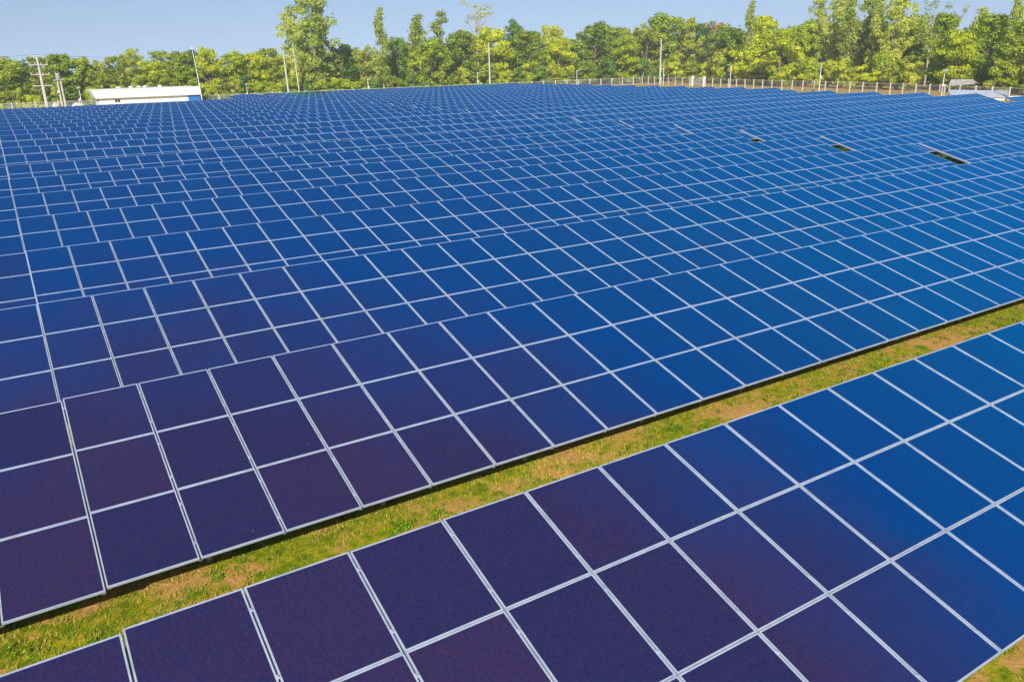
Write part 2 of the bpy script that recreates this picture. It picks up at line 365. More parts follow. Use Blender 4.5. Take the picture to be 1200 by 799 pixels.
# ------------------------------------------------------------------ where the trees stand: x, y, height, crown width, kind
FRONT_TREES= [(3.4, 174.0, 9.6, 7.9, 'green'), (7.7, 174.0, 9.1, 5.2, 'olive'), (11.7, 174.0, 9.6, 6.2, 'green'), (14.8, 174.0, 9.3, 5.7, 'yellow'), (17.1, 174.0, 8.4, 5.4, 'olive'), (21.5, 174.0, 9.0, 7.1, 'olive'), (25.5, 184.0, 10.6, 4.5, 'pale'), (26.9, 174.0, 8.5, 5.9, 'yellow'), (30.8, 184.0, 9.9, 5.2, 'pale'), (32.5, 174.0, 9.5, 6.0, 'yellow'), (36.9, 180.0, 10.2, 5.9, 'dark'), (37.9, 174.0, 10.8, 5.1, 'yellow'), (42.8, 174.0, 10.0, 7.2, 'green'), (46.7, 174.0, 9.1, 5.9, 'yellow'), (50.2, 174.0, 10.2, 6.7, 'olive'), (55.3, 172.0, 17.0, 6.7, 'euca'), (57.6, 169.0, 19.1, 8.8, 'euca'), (61.0, 173.0, 17.5, 6.1, 'cone'), (65.4, 174.0, 10.8, 8.4, 'dark'), (73.0, 180.0, 10.6, 7.7, 'olive'), (74.1, 172.0, 17.6, 4.5, 'cone'), (82.3, 182.0, 12.2, 6.4, 'dark'), (88.1, 182.0, 17.0, 6.1, 'cone'), (84.8, 170.0, 11.6, 8.4, 'yellow'), (90.7, 176.0, 17.6, 6.4, 'cone'), (94.5, 172.0, 13.1, 7.9, 'green'), (105.0, 184.0, 20.5, 9.8, 'bare'), (101.9, 172.0, 14.5, 9.3, 'yellow'), (113.1, 180.0, 16.3, 8.6, 'dark'), (112.1, 172.0, 13.0, 8.3, 'green'), (126.4, 184.0, 15.1, 8.5, 'olive'), (119.8, 170.0, 12.1, 7.5, 'yellow'), (133.5, 174.0, 16.1, 9.7, 'green'), (146.0, 180.0, 14.1, 9.2, 'green'), (139.3, 168.0, 11.6, 7.8, 'yellow'), (149.4, 172.0, 15.0, 11.3, 'olive'), (157.3, 174.0, 18.3, 12.1, 'green'), (163.0, 173.0, 16.4, 10.8, 'olive'), (176.6, 182.0, 15.5, 10.0, 'dark'), (185.6, 184.0, 16.6, 8.7, 'ochre'), (148.3, 141.5, 13.9, 8.0, 'green'), (151.7, 138.8, 17.8, 4.4, 'cone'), (145.3, 129.3, 14.5, 6.7, 'yellow'), (138.5, 118.0, 11.8, 7.3, 'yellow'), (149.7, 122.9, 13.7, 7.4, 'green'), (153.4, 121.5, 17.5, 4.1, 'euca'), (154.3, 117.2, 17.7, 5.5, 'euca'), (148.3, 109.4, 17.3, 5.2, 'cone'), (152.1, 108.5, 16.4, 4.5, 'euca'), (148.9, 103.5, 16.5, 4.7, 'cone'), (145.4, 97.6, 16.4, 6.4, 'euca'), (154.0, 99.9, 13.7, 6.7, 'green'), (148.0, 92.0, 15.1, 5.3, 'bare'), (137.9, 83.4, 12.1, 5.2, 'green'), (146.8, 87.0, 14.0, 3.6, 'bare'), (134.4, 78.4, 9.7, 5.5, 'yellow'), (143.2, 80.7, 12.8, 4.3, 'cone'), (137.1, 75.1, 11.6, 6.0, 'green'), (135.4, 70.9, 13.6, 3.4, 'cone'), (131.7, 66.6, 11.6, 5.6, 'green'), (129.7, 61.3, 12.0, 6.0, 'yellow'), (132.9, 59.4, 12.5, 5.3, 'green')]
BACK_TREES= [(-5.4, 189.7, 7.2, 6.1, 'green'), (-2.4, 184.5, 8.6, 5.4, 'pale'), (0.6, 186.2, 8.5, 6.5, 'green'), (3.7, 189.6, 7.4, 7.7, 'olive'), (6.8, 189.9, 7.4, 6.3, 'green'), (10.0, 187.1, 7.2, 7.4, 'green'), (13.2, 185.4, 7.2, 7.8, 'green'), (16.8, 184.9, 6.1, 6.6, 'pale'), (21.4, 187.2, 6.6, 6.7, 'olive'), (25.0, 188.6, 6.2, 7.4, 'dark'), (29.6, 188.5, 6.5, 6.7, 'green'), (32.1, 190.9, 7.4, 7.4, 'olive'), (36.7, 190.9, 7.2, 7.5, 'green'), (41.1, 189.4, 7.3, 8.0, 'olive'), (46.7, 193.7, 7.1, 6.9, 'green'), (48.1, 189.1, 6.8, 8.1, 'green'), (53.6, 186.0, 8.5, 8.8, 'yellow'), (55.4, 185.2, 9.0, 6.7, 'yellow'), (61.0, 189.3, 8.0, 7.5, 'olive'), (66.6, 188.8, 7.8, 8.3, 'pale'), (73.9, 191.9, 8.4, 8.8, 'green'), (74.6, 185.9, 8.3, 8.3, 'olive'), (81.1, 185.9, 9.2, 9.6, 'green'), (85.7, 186.7, 10.2, 7.5, 'green'), (94.2, 190.1, 10.7, 8.9, 'green'), (93.9, 184.5, 11.9, 10.0, 'green'), (100.9, 186.7, 10.4, 9.2, 'green'), (109.7, 188.9, 9.7, 8.8, 'green'), (115.6, 192.4, 10.0, 8.4, 'green'), (121.1, 191.1, 11.7, 9.9, 'green'), (128.5, 191.4, 10.5, 10.3, 'dark'), (135.4, 193.2, 10.7, 10.8, 'olive'), (141.6, 192.8, 11.8, 10.0, 'green'), (147.0, 190.2, 10.4, 10.9, 'green'), (161.3, 193.7, 13.2, 11.4, 'pale'), (166.5, 192.7, 12.3, 9.6, 'green'), (169.6, 191.2, 13.2, 11.6, 'yellow'), (174.5, 185.0, 13.1, 10.1, 'dark'), (183.9, 185.1, 12.0, 11.5, 'pale'), (196.0, 191.0, 11.1, 12.7, 'pale'), (171.7, 166.1, 12.9, 8.2, 'green'), (169.3, 158.2, 11.5, 9.6, 'cone'), (174.8, 159.8, 10.6, 11.5, 'olive'), (164.2, 144.6, 11.8, 8.0, 'green'), (164.2, 137.1, 11.6, 9.2, 'cone'), (167.0, 136.5, 12.2, 9.9, 'green'), (158.5, 126.1, 13.3, 7.3, 'yellow'), (160.7, 123.7, 12.6, 7.0, 'yellow'), (155.7, 113.0, 12.0, 8.4, 'euca'), (162.1, 115.2, 12.2, 8.2, 'yellow'), (156.4, 106.4, 11.1, 7.9, 'olive'), (157.5, 105.1, 10.8, 7.7, 'olive'), (152.4, 98.6, 11.5, 7.7, 'green'), (158.6, 97.1, 10.3, 6.0, 'euca'), (159.1, 94.5, 10.7, 8.1, 'yellow'), (153.6, 88.7, 9.7, 7.6, 'green'), (153.3, 84.9, 10.4, 7.4, 'green'), (156.0, 83.0, 9.4, 5.8, 'cone'), (154.7, 81.2, 10.8, 7.0, 'cone'), (153.4, 76.9, 10.1, 6.1, 'cone'), (146.0, 71.1, 10.4, 6.9, 'olive'), (147.8, 68.2, 9.5, 5.9, 'cone'), (141.7, 63.2, 9.9, 6.5, 'cone'), (151.6, 66.6, 10.1, 5.9, 'cone'), (147.2, 62.4, 10.1, 5.8, 'yellow'), (-7.3, 213.0, 8.0, 9.0, 'dark'), (-1.8, 205.8, 8.3, 8.4, 'olive'), (2.9, 212.7, 7.4, 8.7, 'green'), (7.5, 218.2, 6.8, 9.3, 'green'), (12.1, 209.1, 6.8, 10.4, 'green'), (18.9, 219.9, 6.4, 8.5, 'green'), (20.4, 206.1, 7.2, 10.0, 'pale'), (27.0, 210.2, 7.0, 9.0, 'yellow'), (32.3, 205.5, 7.6, 9.7, 'green'), (37.6, 206.8, 6.0, 11.0, 'yellow'), (42.4, 205.8, 6.6, 9.9, 'dark'), (53.7, 218.3, 6.7, 10.7, 'green'), (56.1, 214.3, 8.1, 11.8, 'green'), (61.0, 207.5, 8.6, 9.7, 'pale'), (70.4, 215.5, 9.7, 12.9, 'olive'), (76.0, 211.7, 9.4, 11.9, 'olive'), (82.9, 209.4, 10.0, 9.0, 'pale'), (92.4, 215.5, 9.4, 11.2, 'dark'), (94.5, 206.3, 11.5, 9.6, 'green'), (106.3, 212.1, 11.3, 10.7, 'green'), (115.3, 216.2, 11.8, 12.8, 'green'), (125.3, 213.3, 11.8, 12.0, 'green'), (134.0, 212.9, 10.9, 11.6, 'green'), (140.6, 213.3, 12.6, 11.1, 'dark'), (154.1, 215.0, 11.4, 14.3, 'pale'), (168.3, 218.3, 13.1, 11.2, 'yellow'), (172.1, 215.4, 13.6, 15.7, 'dark'), (183.8, 213.3, 11.9, 16.0, 'pale'), (192.8, 212.5, 14.0, 14.5, 'pale'), (214.1, 218.4, 12.6, 12.9, 'olive'), (217.8, 212.2, 14.3, 16.2, 'green'), (212.0, 208.9, 13.4, 15.0, 'yellow'), (201.7, 186.7, 13.3, 14.6, 'olive'), (201.0, 178.3, 12.8, 10.6, 'green'), (199.5, 164.9, 13.4, 11.8, 'yellow'), (182.6, 146.1, 13.0, 10.7, 'green'), (180.6, 134.4, 12.3, 10.6, 'olive'), (179.4, 126.6, 12.4, 10.0, 'green'), (181.1, 123.2, 12.5, 11.1, 'yellow'), (186.6, 120.5, 12.2, 9.8, 'yellow'), (173.6, 105.1, 11.1, 8.6, 'green'), (183.2, 107.1, 10.9, 8.9, 'yellow'), (180.6, 100.7, 10.9, 10.3, 'green'), (165.8, 87.4, 11.0, 8.9, 'olive'), (168.9, 83.3, 11.1, 8.4, 'yellow'), (166.0, 77.8, 10.2, 6.6, 'green'), (178.3, 80.9, 11.5, 6.9, 'yellow'), (172.8, 72.6, 10.7, 7.2, 'yellow')]
BUSHES= [(-5.2, 166.9, 4.3, 2.9, 'dark'), (-2.5, 167.6, 4.6, 3.4, 'green'), (-0.8, 167.6, 5.5, 4.6, 'green'), (0.2, 168.8, 3.8, 3.2, 'yellow'), (2.7, 169.7, 4.2, 3.3, 'olive'), (4.2, 169.8, 4.5, 3.0, 'olive'), (6.2, 168.7, 3.2, 3.7, 'yellow'), (8.6, 166.4, 3.1, 3.0, 'dark'), (10.3, 169.2, 4.8, 4.5, 'green'), (11.9, 166.6, 3.6, 5.2, 'dark'), (14.7, 168.5, 3.2, 5.0, 'yellow'), (16.0, 166.0, 4.2, 5.3, 'yellow'), (18.7, 169.8, 3.2, 3.6, 'yellow'), (20.3, 166.4, 4.8, 4.7, 'green'), (22.5, 169.3, 3.6, 5.0, 'yellow'), (25.2, 167.0, 4.8, 3.7, 'yellow'), (26.6, 168.4, 3.9, 3.8, 'green'), (29.8, 169.8, 3.8, 4.5, 'dark'), (31.7, 169.3, 3.7, 5.1, 'yellow'), (34.2, 168.1, 4.0, 4.4, 'olive'), (35.9, 168.9, 4.2, 5.1, 'yellow'), (39.3, 169.8, 4.3, 3.6, 'green'), (41.3, 168.7, 5.1, 3.7, 'olive'), (43.1, 169.2, 5.7, 5.6, 'dark'), (45.4, 167.7, 4.0, 6.0, 'green'), (48.5, 166.6, 4.2, 5.7, 'yellow'), (51.7, 169.1, 4.7, 4.4, 'green'), (53.6, 169.8, 5.1, 4.5, 'yellow'), (55.9, 168.6, 5.5, 5.9, 'dark'), (58.5, 166.3, 3.9, 5.2, 'yellow'), (62.0, 167.0, 4.6, 5.9, 'yellow'), (65.4, 168.6, 3.5, 5.1, 'yellow'), (67.5, 168.3, 3.6, 6.2, 'olive'), (69.4, 167.9, 4.1, 4.7, 'dark'), (74.7, 169.5, 4.7, 4.8, 'green'), (76.6, 168.8, 3.6, 4.7, 'yellow'), (79.4, 168.6, 5.0, 4.3, 'dark'), (82.3, 167.7, 6.9, 3.8, 'green'), (84.9, 168.0, 5.4, 5.4, 'olive'), (90.2, 169.6, 4.2, 4.8, 'green'), (92.3, 168.7, 6.1, 4.5, 'olive'), (96.1, 168.5, 4.0, 4.1, 'yellow'), (98.7, 168.3, 6.7, 7.0, 'yellow'), (102.8, 169.9, 4.4, 6.0, 'yellow'), (107.2, 168.1, 6.0, 5.6, 'green'), (108.8, 166.6, 7.3, 6.3, 'yellow'), (112.9, 168.5, 5.9, 6.1, 'dark'), (117.6, 169.8, 6.7, 5.9, 'olive'), (118.7, 166.6, 5.3, 7.4, 'yellow'), (127.1, 169.5, 6.2, 5.2, 'yellow'), (127.7, 168.0, 7.1, 5.8, 'green'), (133.1, 167.0, 7.0, 5.8, 'dark'), (136.8, 169.0, 4.3, 5.1, 'yellow'), (142.8, 168.6, 7.4, 5.0, 'yellow'), (143.2, 166.6, 7.1, 5.5, 'dark'), (148.7, 166.9, 4.7, 4.5, 'dark'), (156.4, 168.9, 7.6, 5.1, 'yellow'), (160.6, 167.9, 5.7, 5.3, 'olive'), (151.1, 156.0, 5.7, 8.9, 'olive'), (149.2, 149.2, 6.1, 5.6, 'yellow'), (146.8, 141.7, 9.3, 6.6, 'olive'), (146.0, 136.2, 9.0, 7.1, 'yellow'), (144.1, 130.5, 6.5, 8.0, 'yellow'), (143.7, 125.5, 5.3, 6.9, 'yellow'), (144.0, 121.8, 8.4, 5.4, 'olive'), (142.1, 116.1, 8.0, 6.2, 'yellow'), (140.8, 113.2, 6.8, 6.3, 'yellow'), (137.2, 105.1, 6.1, 4.5, 'olive'), (135.3, 100.6, 6.2, 5.3, 'olive'), (138.7, 100.0, 5.0, 5.5, 'yellow'), (133.8, 94.2, 3.4, 5.9, 'yellow'), (136.7, 93.4, 7.4, 5.3, 'yellow'), (133.6, 88.2, 5.9, 6.2, 'olive'), (132.1, 84.6, 5.7, 4.7, 'olive'), (131.9, 82.0, 3.9, 5.0, 'olive'), (132.4, 79.0, 6.8, 4.8, 'olive'), (133.5, 77.7, 5.5, 4.4, 'olive'), (128.5, 72.3, 6.1, 4.6, 'olive'), (131.3, 71.6, 3.6, 4.7, 'olive'), (128.9, 67.9, 6.0, 4.8, 'olive'), (128.8, 66.6, 2.8, 5.2, 'yellow'), (127.7, 63.6, 4.7, 4.0, 'yellow'), (122.6, 59.0, 5.6, 4.4, 'yellow'), (124.4, 58.6, 4.7, 3.6, 'olive'), (125.1, 57.0, 4.9, 4.6, 'green'), (121.8, 53.2, 4.5, 3.0, 'olive'), (120.6, 50.9, 5.2, 2.9, 'green')]

# ------------------------------------------------------------------ fences
FAR_LINE = [(-40, 160), (138, 160)]
RIGHT_LINE = [(138, 160), (133.6, 138.4)], [(132.1, 132.5), (127, 112), (119, 80), (108, 52), (98, 25)]
def fence(name, label, line, step, group=None, post_w=.17):
    T = thing(name, label, 'fence', (line[0][0], line[0][1], GZ), 0, group)
    m_post = MB(); m_post.box(-post_w / 2, -post_w / 2, -.1, post_w / 2, post_w / 2, 1.72); m_post.box(-post_w / 2 - .015, -post_w / 2 - .015, 1.72, post_w / 2 + .015, post_w / 2 + .015, 1.78)
    me = m_post.mesh('post', M['cream'])
    o0 = Vector((line[0][0], line[0][1], 0))
    wires = MB(); rail = MB(); carry = 0.0
    for (a, b) in zip(line, line[1:]):
        A = Vector((a[0], a[1], 0)); B = Vector((b[0], b[1], 0)); L = (B - A).length; d = (B - A) / L
        rz = math.atan2(d.y, d.x)
        t = carry
        while t < L:
            o = link('post', me, T); p = A + d * t - o0; o.location = (p.x, p.y, 0); o.rotation_euler = (random.uniform(-.02, .02), random.uniform(-.02, .02), rz)
            t += step * random.uniform(.97, 1.03)
        carry = t - L
        ra, rb = A - o0, B - o0
        rail.tube([ra + Vector((0, 0, 1.62)), rb + Vector((0, 0, 1.62))], .035, 5)
        rail.tube([ra + Vector((0, 0, .08)), rb + Vector((0, 0, .08))], .03, 5)
        nw = 7
        for q in range(nw):
            z = .25 + q * .19
            wires.tube([ra + Vector((0, 0, z)), rb + Vector((0, 0, z))], .006, 3, cap=False)
        # chain-link: two families of diagonal wires
        s = 0.0
        while s < L - 1.5:
            wires.tube([ra + d * s + Vector((0, 0, .08)), ra + d * (s + 1.54) + Vector((0, 0, 1.62))], .006, 3, cap=False)
            wires.tube([ra + d * s + Vector((0, 0, 1.62)), ra + d * (s + 1.54) + Vector((0, 0, .08))], .006, 3, cap=False)
            s += .22
    rail.build('rail', M['concrete'], T)
    tag(wires.build('wire_mesh', M['steel'], T), None, None, None, 'stuff')
    return T
fence('wire_fence', 'wire fence with small white posts behind the far rows of panels', FAR_LINE, 3.3)
fence('wire_fence', 'short run of white-posted wire fence between the far corner and the gate', RIGHT_LINE[0], 3.1)
fence('wire_fence', 'white-posted wire fence running along the right side of the panels, right of the gate', RIGHT_LINE[1], 3.05)
gt = thing('site_gate', 'pale picket gate between two thick white pillars in the fence', 'gate', (132.85, 135.4, GZ), math.atan2(4.9, 1.3))
for sx in (-2.5, 2.5):
    m2 = MB(); m2.box(-.24, -.24, -.1, .24, .24, 2.0); m2.box(-.29, -.29, 2.0, .29, .29, 2.12); o = m2.build('pillar', M['white'], gt); o.location = (sx, 0, 0)
m2 = MB(); m2.box(-.04, -.02, 0, .04, .02, 1.65); pk = m2.mesh('picket', M['paleroof'])
for i in range(13): link('picket', pk, gt, (-2.04 + i * .34, 0, .12))
for z in (.3, 1.5):
    m2 = MB(); m2.box(-2.24, .022, z, 2.24, .06, z + .07); m2.build('rail', M['paleroof'], gt)

# ------------------------------------------------------------------ poles and lamps
def simple_pole(x, y, h, label, r=.13, cat='utility pole', name='utility_pole', lean=0.0, mat='concrete', arm=True):
    T = thing(name, label, cat, (x, y, GZ))
    m2 = MB(); m2.tube([(0, 0, -.2), (lean * .5, 0, h / 2), (lean, 0, h)], [r * 1.15, r, r * .7], 8); m2.build('pole', M[mat], T)
    if arm:
        for z in (h - .35, h - .9):
            m2 = MB(); m2.tube([(lean - .28, 0, z), (lean - .30, 0, z + .22)], [.06, .05], 6); m2.box(lean - .32, -.03, z - .05, lean, .03, z + .02); m2.build('insulator', M['insul'], T)
    return T
simple_pole(49.3, 160.9, 9.2, 'pale concrete pole, left of the pair before the tallest feathery tree', .16, lean=-.2)
simple_pole(53.1, 166, 10.6, 'thin pale pole, right of the pair before the tallest feathery tree', .11, lean=-.38, arm=False)
simple_pole(97.1, 165, 10.3, 'tall white concrete pole beside the yellow-green trees at photo centre', .17)
simple_pole(135.1, 150.3, 10.2, 'tall white concrete pole beside the broad olive tree, left of the gate', .17)

def cross_pole():
    T = thing('utility_pole', 'tall concrete power pole with three crossarms at far left', 'power pole', (8.0, 164, GZ))
    top = Vector((-.05, 0, 9.0))
    m2 = MB(); m2.tube([(0, 0, -.2), top * .5, top], [.26, .22, .15], 8); m2.build('pole', M['concrete'], T)
    for z, w, n in ((8.95, 1.0, 2), (7.55, 1.45, 4), (6.0, 1.45, 4), (4.2, 1.5, 0)):
        c = top * (z / 9.0)
        m2 = MB(); m2.box(c.x - w, -.22, z - .07, c.x + w, -.12, z + .07)
        a = m2.build('crossarm', M['concrete'], T)
        for i in range(n):
            x = c.x - w + .12 + i * (2 * w - .24) / (n - 1)
            m3 = MB(); m3.tube([(x, -.17, z + .071), (x, -.17, z + .2), (x, -.17, z + .34)], [.07, .13, .06], 7); m3.build('insulator', M['insul'], a)
    m2 = MB(); m2.tube([(-.6, -.17, 5.0), (-1.9, -.17, 5.3)], .04, 5); m2.build('brace', M['steel'], T)
    return T
cross_pole()
T = thing('transformer_stand', 'twin concrete poles carrying a small brown platform at far left', 'transformer', (10.3, 164, GZ))
for s in (0, 1):
    m2 = MB(); m2.tube([(s * .55, 0, -.2), (.03 + s * .45, 0, 5.6)], [.17, .13], 8); m2.build('pole', M['concrete'], T)
m2 = MB(); m2.box(-.65, -.3, 5.0, 1.0, .3, 5.15); m2.build('platform', M['insul'], T)
m2 = MB(); m2.tube([(.2, 0, 5.15), (.2, 0, 5.35), (.2, 0, 6.0), (.2, 0, 6.15)], [.28, .36, .36, .2], 10); m2.tube([(-.02, 0, 6.1), (-.05, 0, 6.4)], .05, 5); m2.tube([(.42, 0, 6.1), (.45, 0, 6.4)], .05, 5); m2.build('transformer_tank', M['insul'], T)
m2 = MB(); m2.box(-.35, -.35, 2.9, .1, -.2, 3.35); m2.build('control_box', M['concrete'], T)
# power lines from the crossarms
m2 = MB()
for yo, z0 in ((0, 8.6), (.5, 7.15)):
    for x0, x1 in ((-40, 8.0), (8.0, 49)):
        pts = []
        for i in range(13):
            t = i / 12; pts.append((x0 + (x1 - x0) * t, 163.8 + yo, z0 - 3.0 * t * (1 - t) + (0 if x1 < 10 else -.4 * t)))
        m2.tube(pts, .018, 4)
tag(m2.build('power_line', M['dark']), 'thin sagging power lines strung from the crossarm pole at far left', 'power line')

def lamp_post(x, y, h, label, side=-1, box=True, arm=True):
    T = thing('lamp_post', label, 'lamp post', (x, y, GZ))
    m2 = MB(); m2.tube([(0, 0, -.1), (0, 0, h)], [.075, .05], 7); m2.build('pole', M['white'], T)
    if arm:
        m2 = MB(); m2.tube([(0, 0, h - .25), (side * .5, -.2, h), (side * 1.05, -.4, h + .12)], .035, 5); a = m2.build('arm', M['white'], T)
        m2 = MB(); m2.box(-.28, -.1, -.05, .28, .1, .05); o = m2.build('lamp_head', M['paleroof'], a); o.location = (side * 1.2, -.45, h + .14)
    if box:
        m2 = MB(); m2.box(-.16, -.22, h * .48, .16, -.06, h * .48 + .4); m2.build('control_box', M['white'], T)
    return T
lamp_post(65.8, 160.8, 3.6, 'short white lamp post at the far fence, right of the tallest feathery tree', 1)
lamp_post(91.6, 161, 4.1, 'white lamp post with raised right arm beside the tall central pole', 1)
lamp_post(117.4, 159.3, 3.9, 'white lamp post at the far fence, under the olive tree right of centre', 1, False)
lamp_post(134.7, 148.7, 4.2, 'short pale post close behind the tall pole left of the gate', -1, True, False)
lamp_post(127.6, 121, 4.4, 'white lamp post with left arm, right of the gate', -1, False)
lamp_post(121.2, 94.4, 4.6, 'white lamp post with bent left arm midway along the right fence', -1)
def camera_post(x, y, h, label, lean=0):
    T = thing('camera_post', label, 'camera post', (x, y, GZ))
    m2 = MB(); m2.tube([(0, 0, -.1), (lean, 0, h)], [.06, .045], 7); m2.build('pole', M['white'], T)
    m2 = MB(); m2.box(-.3 + lean, -.35, h - .35, -.02 + lean, -.1, h - .15); m2.box(lean + .05, -.3, h - .15, lean + .25, -.1, h); m2.build('security_camera', M['paleroof'], T)
    m2 = MB(); m2.box(-.35 + lean * .5, -.25, h * .42, -.02 + lean * .5, -.05, h * .42 + .3); m2.build('control_box', M['white'], T)
camera_post(13.3, 162.6, 3.9, 'thin white camera post between the twin poles and the white building', -.05)
camera_post(41.4, 160.9, 3.5, 'thin white camera post right of the white building')
camera_post(111.8, 66.8, 3.9, 'thin white camera post left of the small grey-roofed shelter')

# ------------------------------------------------------------------ white building at the far left
B = thing('flat_roofed_building', 'long low white flat-roofed building behind the far left panels', 'building', (14.6, 158.0, GZ))
m2 = MB()   # parapet with an outward lean on its left end
W, D = 17.7, 8.5
z0, z1 = 1.88, 3.2
m2.v += [(.55, 0, z0), (W, 0, z0), (W, D, z0), (.55, D, z0), (0, -.12, z1), (W, -.12, z1), (W, D, z1), (0, D, z1)]
for f in ((0, 3, 2, 1), (4, 5, 6, 7), (0, 1, 5, 4), (1, 2, 6, 5), (2, 3, 7, 6), (3, 0, 4, 7)): m2.f.append(f); m2.m.append(0)
m2.build('parapet', M['white'], B)
m2 = MB(); m2.box(-.04, -.17, z1 - .002, W + .04, D + .04, z1 + .10); m2.build('coping', M['white'], B)
m2 = MB(); m2.box(1.05, .5, -.1, W - 2.1, D - .4, z0 + .01); m2.build('wall', M['white'], B)
m2 = MB(); m2.box(W - 2.1, .35, .55, W - .05, D - .4, z0 + .01); m2.build('blue_panel', M['bluepaint'], B)
m2 = MB(); m2.box(W - 2.15, .3, -.1, W, D - .35, .55); m2.box(.95, .42, -.1, W - 2.15, .6, .62); m2.build('plinth', M['warm'], B)
m2 = MB(); m2.box(0, 0, 0, .95, .06, .62); wf = m2.build('window', M['white'], B); wf.location = (3.45, .44, 1.1)
m2 = MB(); m2.box(.07, -.012, .07, .45, .03, .55); m2.build('pane', M['dark'], wf); m2 = MB(); m2.box(.5, -.012, .07, .88, .03, .55); m2.build('pane', M['dark'], wf)
for x in (4.6, 6.6, 7.9, 8.9, 11.4):
    m2 = MB(); m2.tube([(x, 2, z1 + .1), (x, 2, z1 + .3)], .16, 8); m2.tube([(x, 2, z1 + .3), (x, 2, z1 + .42), (x, 2, z1 + .52)], [.42, .40, .12], 10); m2.build('roof_vent', M['white'], B)
mt = thing('antenna_mast', 'thin white mast with a ball top at the right end of the white building', 'antenna', (32.4, 157.6, GZ))
m2 = MB(); m2.tube([(0, 0, -.1), (-.22, 0, 5), (-.5, 0, 9.6)], [.08, .06, .04], 7); m2.build('pole', M['white'], mt)
m2 = MB(); m2.tube([(-.5, 0, 9.5), (-.505, 0, 9.62), (-.51, 0, 9.78), (-.515, 0, 9.9)], [.05, .16, .16, .05], 8); m2.build('ball_top', M['white'], mt)
def heap(x, y, w, h, label):
    m3 = MB(); n = 22; ring = 6; base = len(m3.v)
    for r in range(ring + 1):
        t = r / ring
        for k in range(n):
            a = 2 * math.pi * k / n; rr = (1 - t) * (1 + random.uniform(-.16, .16))
            m3.v.append((math.cos(a) * w * rr, math.sin(a) * w * .4 * rr, h * (1 - (1 - t) ** 2) * random.uniform(.8, 1.1) - .05 * (r == 0)))
    for r in range(ring):
        for k in range(n): m3.f.append((r * n + k, r * n + (k + 1) % n, (r + 1) * n + (k + 1) % n, (r + 1) * n + k)); m3.m.append(0)
    o = m3.build('rubble_heap', M['rubble']); o.location = (x, y, GZ); tag(o, label, 'rubble')
heap(12.2, 157.5, 1.9, 1.35, 'low pale rubble heap between the twin poles and the white building')
heap(8.9, 158, 1.0, 1.5, 'small pinkish pale heap at the foot of the crossarm power pole')
heap(4.0, 157.6, .9, .75, 'smallest pale heap low by the fence at the far left edge')

# ------------------------------------------------------------------ shelter and low shed at the right
sh = thing('open_shelter', 'small open shelter with a grey pitched roof behind the right fence', 'shelter', (131.0, 75.8, GZ), rad(-30))
m2 = MB(); a, b2, h1, h2 = 2.5, 1.8, 1.15, 1.85
m2.v += [(-a, -b2, h1), (a, -b2, h1 + .1), (a * .92, .2, h2), (-a * .45, .2, h2 + .05), (-a, -b2, h1 - .07), (a, -b2, h1 + .03), (a * .92, .2, h2 - .07), (-a * .45, .2, h2 - .02), (a, b2, h1), (-a, b2, h1), (a, b2, h1 - .07), (-a, b2, h1 - .07)]
for f in ((0, 1, 2, 3), (7, 6, 5, 4), (0, 4, 5, 1), (3, 2, 8, 9), (9, 8, 10, 11), (7, 11, 10, 6)): m2.f.append(f); m2.m.append(0)
m2.build('roof', M['greyroof'], sh)
for x, y2 in ((-2.1, -1.4), (2.1, -1.4), (2.1, 1.4), (-2.1, 1.4)):
    m2 = MB(); m2.box(x - .08, y2 - .08, -.1, x + .08, y2 + .08, h1); m2.build('post', M['concrete'], sh)
m2 = MB(); m2.box(.4, .8, 0, 2.0, 1.3, .9); m2.build('back_wall', M['warm'], sh)
sd2 = thing('low_shed', 'low shed with a pale sloping sheet roof inside the right fence', 'shed', (108.4, 59.6, GZ), rad(-36))
m2 = MB()
m2.v += [(-4.0, -1.1, .65), (3.2, -1.1, .5), (4.2, 1.6, 1.2), (-3.4, 1.6, 1.45), (-4.0, -1.1, .6), (3.2, -1.1, .45), (4.2, 1.6, 1.15), (-3.4, 1.6, 1.4)]
for f in ((0, 1, 2, 3), (7, 6, 5, 4), (0, 4, 5, 1), (1, 5, 6, 2), (2, 6, 7, 3), (3, 7, 4, 0)): m2.f.append(f); m2.m.append(0)
m2.build('roof', M['paleroof'], sd2)
m2 = MB(); m2.box(-3.2, 1.2, -.1, 3.9, 1.4, 1.0); m2.build('back_wall', M['warm'], sd2)
m2 = MB(); m2.box(-3.7, -.9, -.1, 3.0, -.75, .45); m2.build('front_wall', M['warm'], sd2)
m2 = MB(); m2.box(3.2, -1.0, -.1, 5.2, -.85, .62); m2.build('end_wall', M['white'], sd2)

# ------------------------------------------------------------------ trees
def leaf_mesh(name, mat, pts, nrm, size, rs):
    n = len(pts)
    t = rs.normal(size=(n, 3)); t -= (t * nrm).sum(1)[:, None] * nrm; t /= np.linalg.norm(t, axis=1)[:, None] + 1e-9
    b = np.cross(nrm, t)
    s = size * rs.uniform(.6, 1.35, n)[:, None]
    v = np.empty((n, 4, 3)); v[:, 0] = pts - t * s; v[:, 1] = pts - b * s * .55 + t * s * .1; v[:, 2] = pts + t * s; v[:, 3] = pts + b * s * .55 - t * s * .1 - nrm * s * .25
    me = bpy.data.meshes.new(name)
    me.vertices.add(n * 4); me.vertices.foreach_set('co', v.reshape(-1))
    me.loops.add(n * 4); me.loops.foreach_set('vertex_index', np.arange(n * 4, dtype=np.int32))
    me.polygons.add(n); me.polygons.foreach_set('loop_start', np.arange(0, n * 4, 4, dtype=np.int32)); me.polygons.foreach_set('loop_total', np.full(n, 4, np.int32))
    me.materials.append(mat); me.update(calc_edges=True); me.validate()
    return me
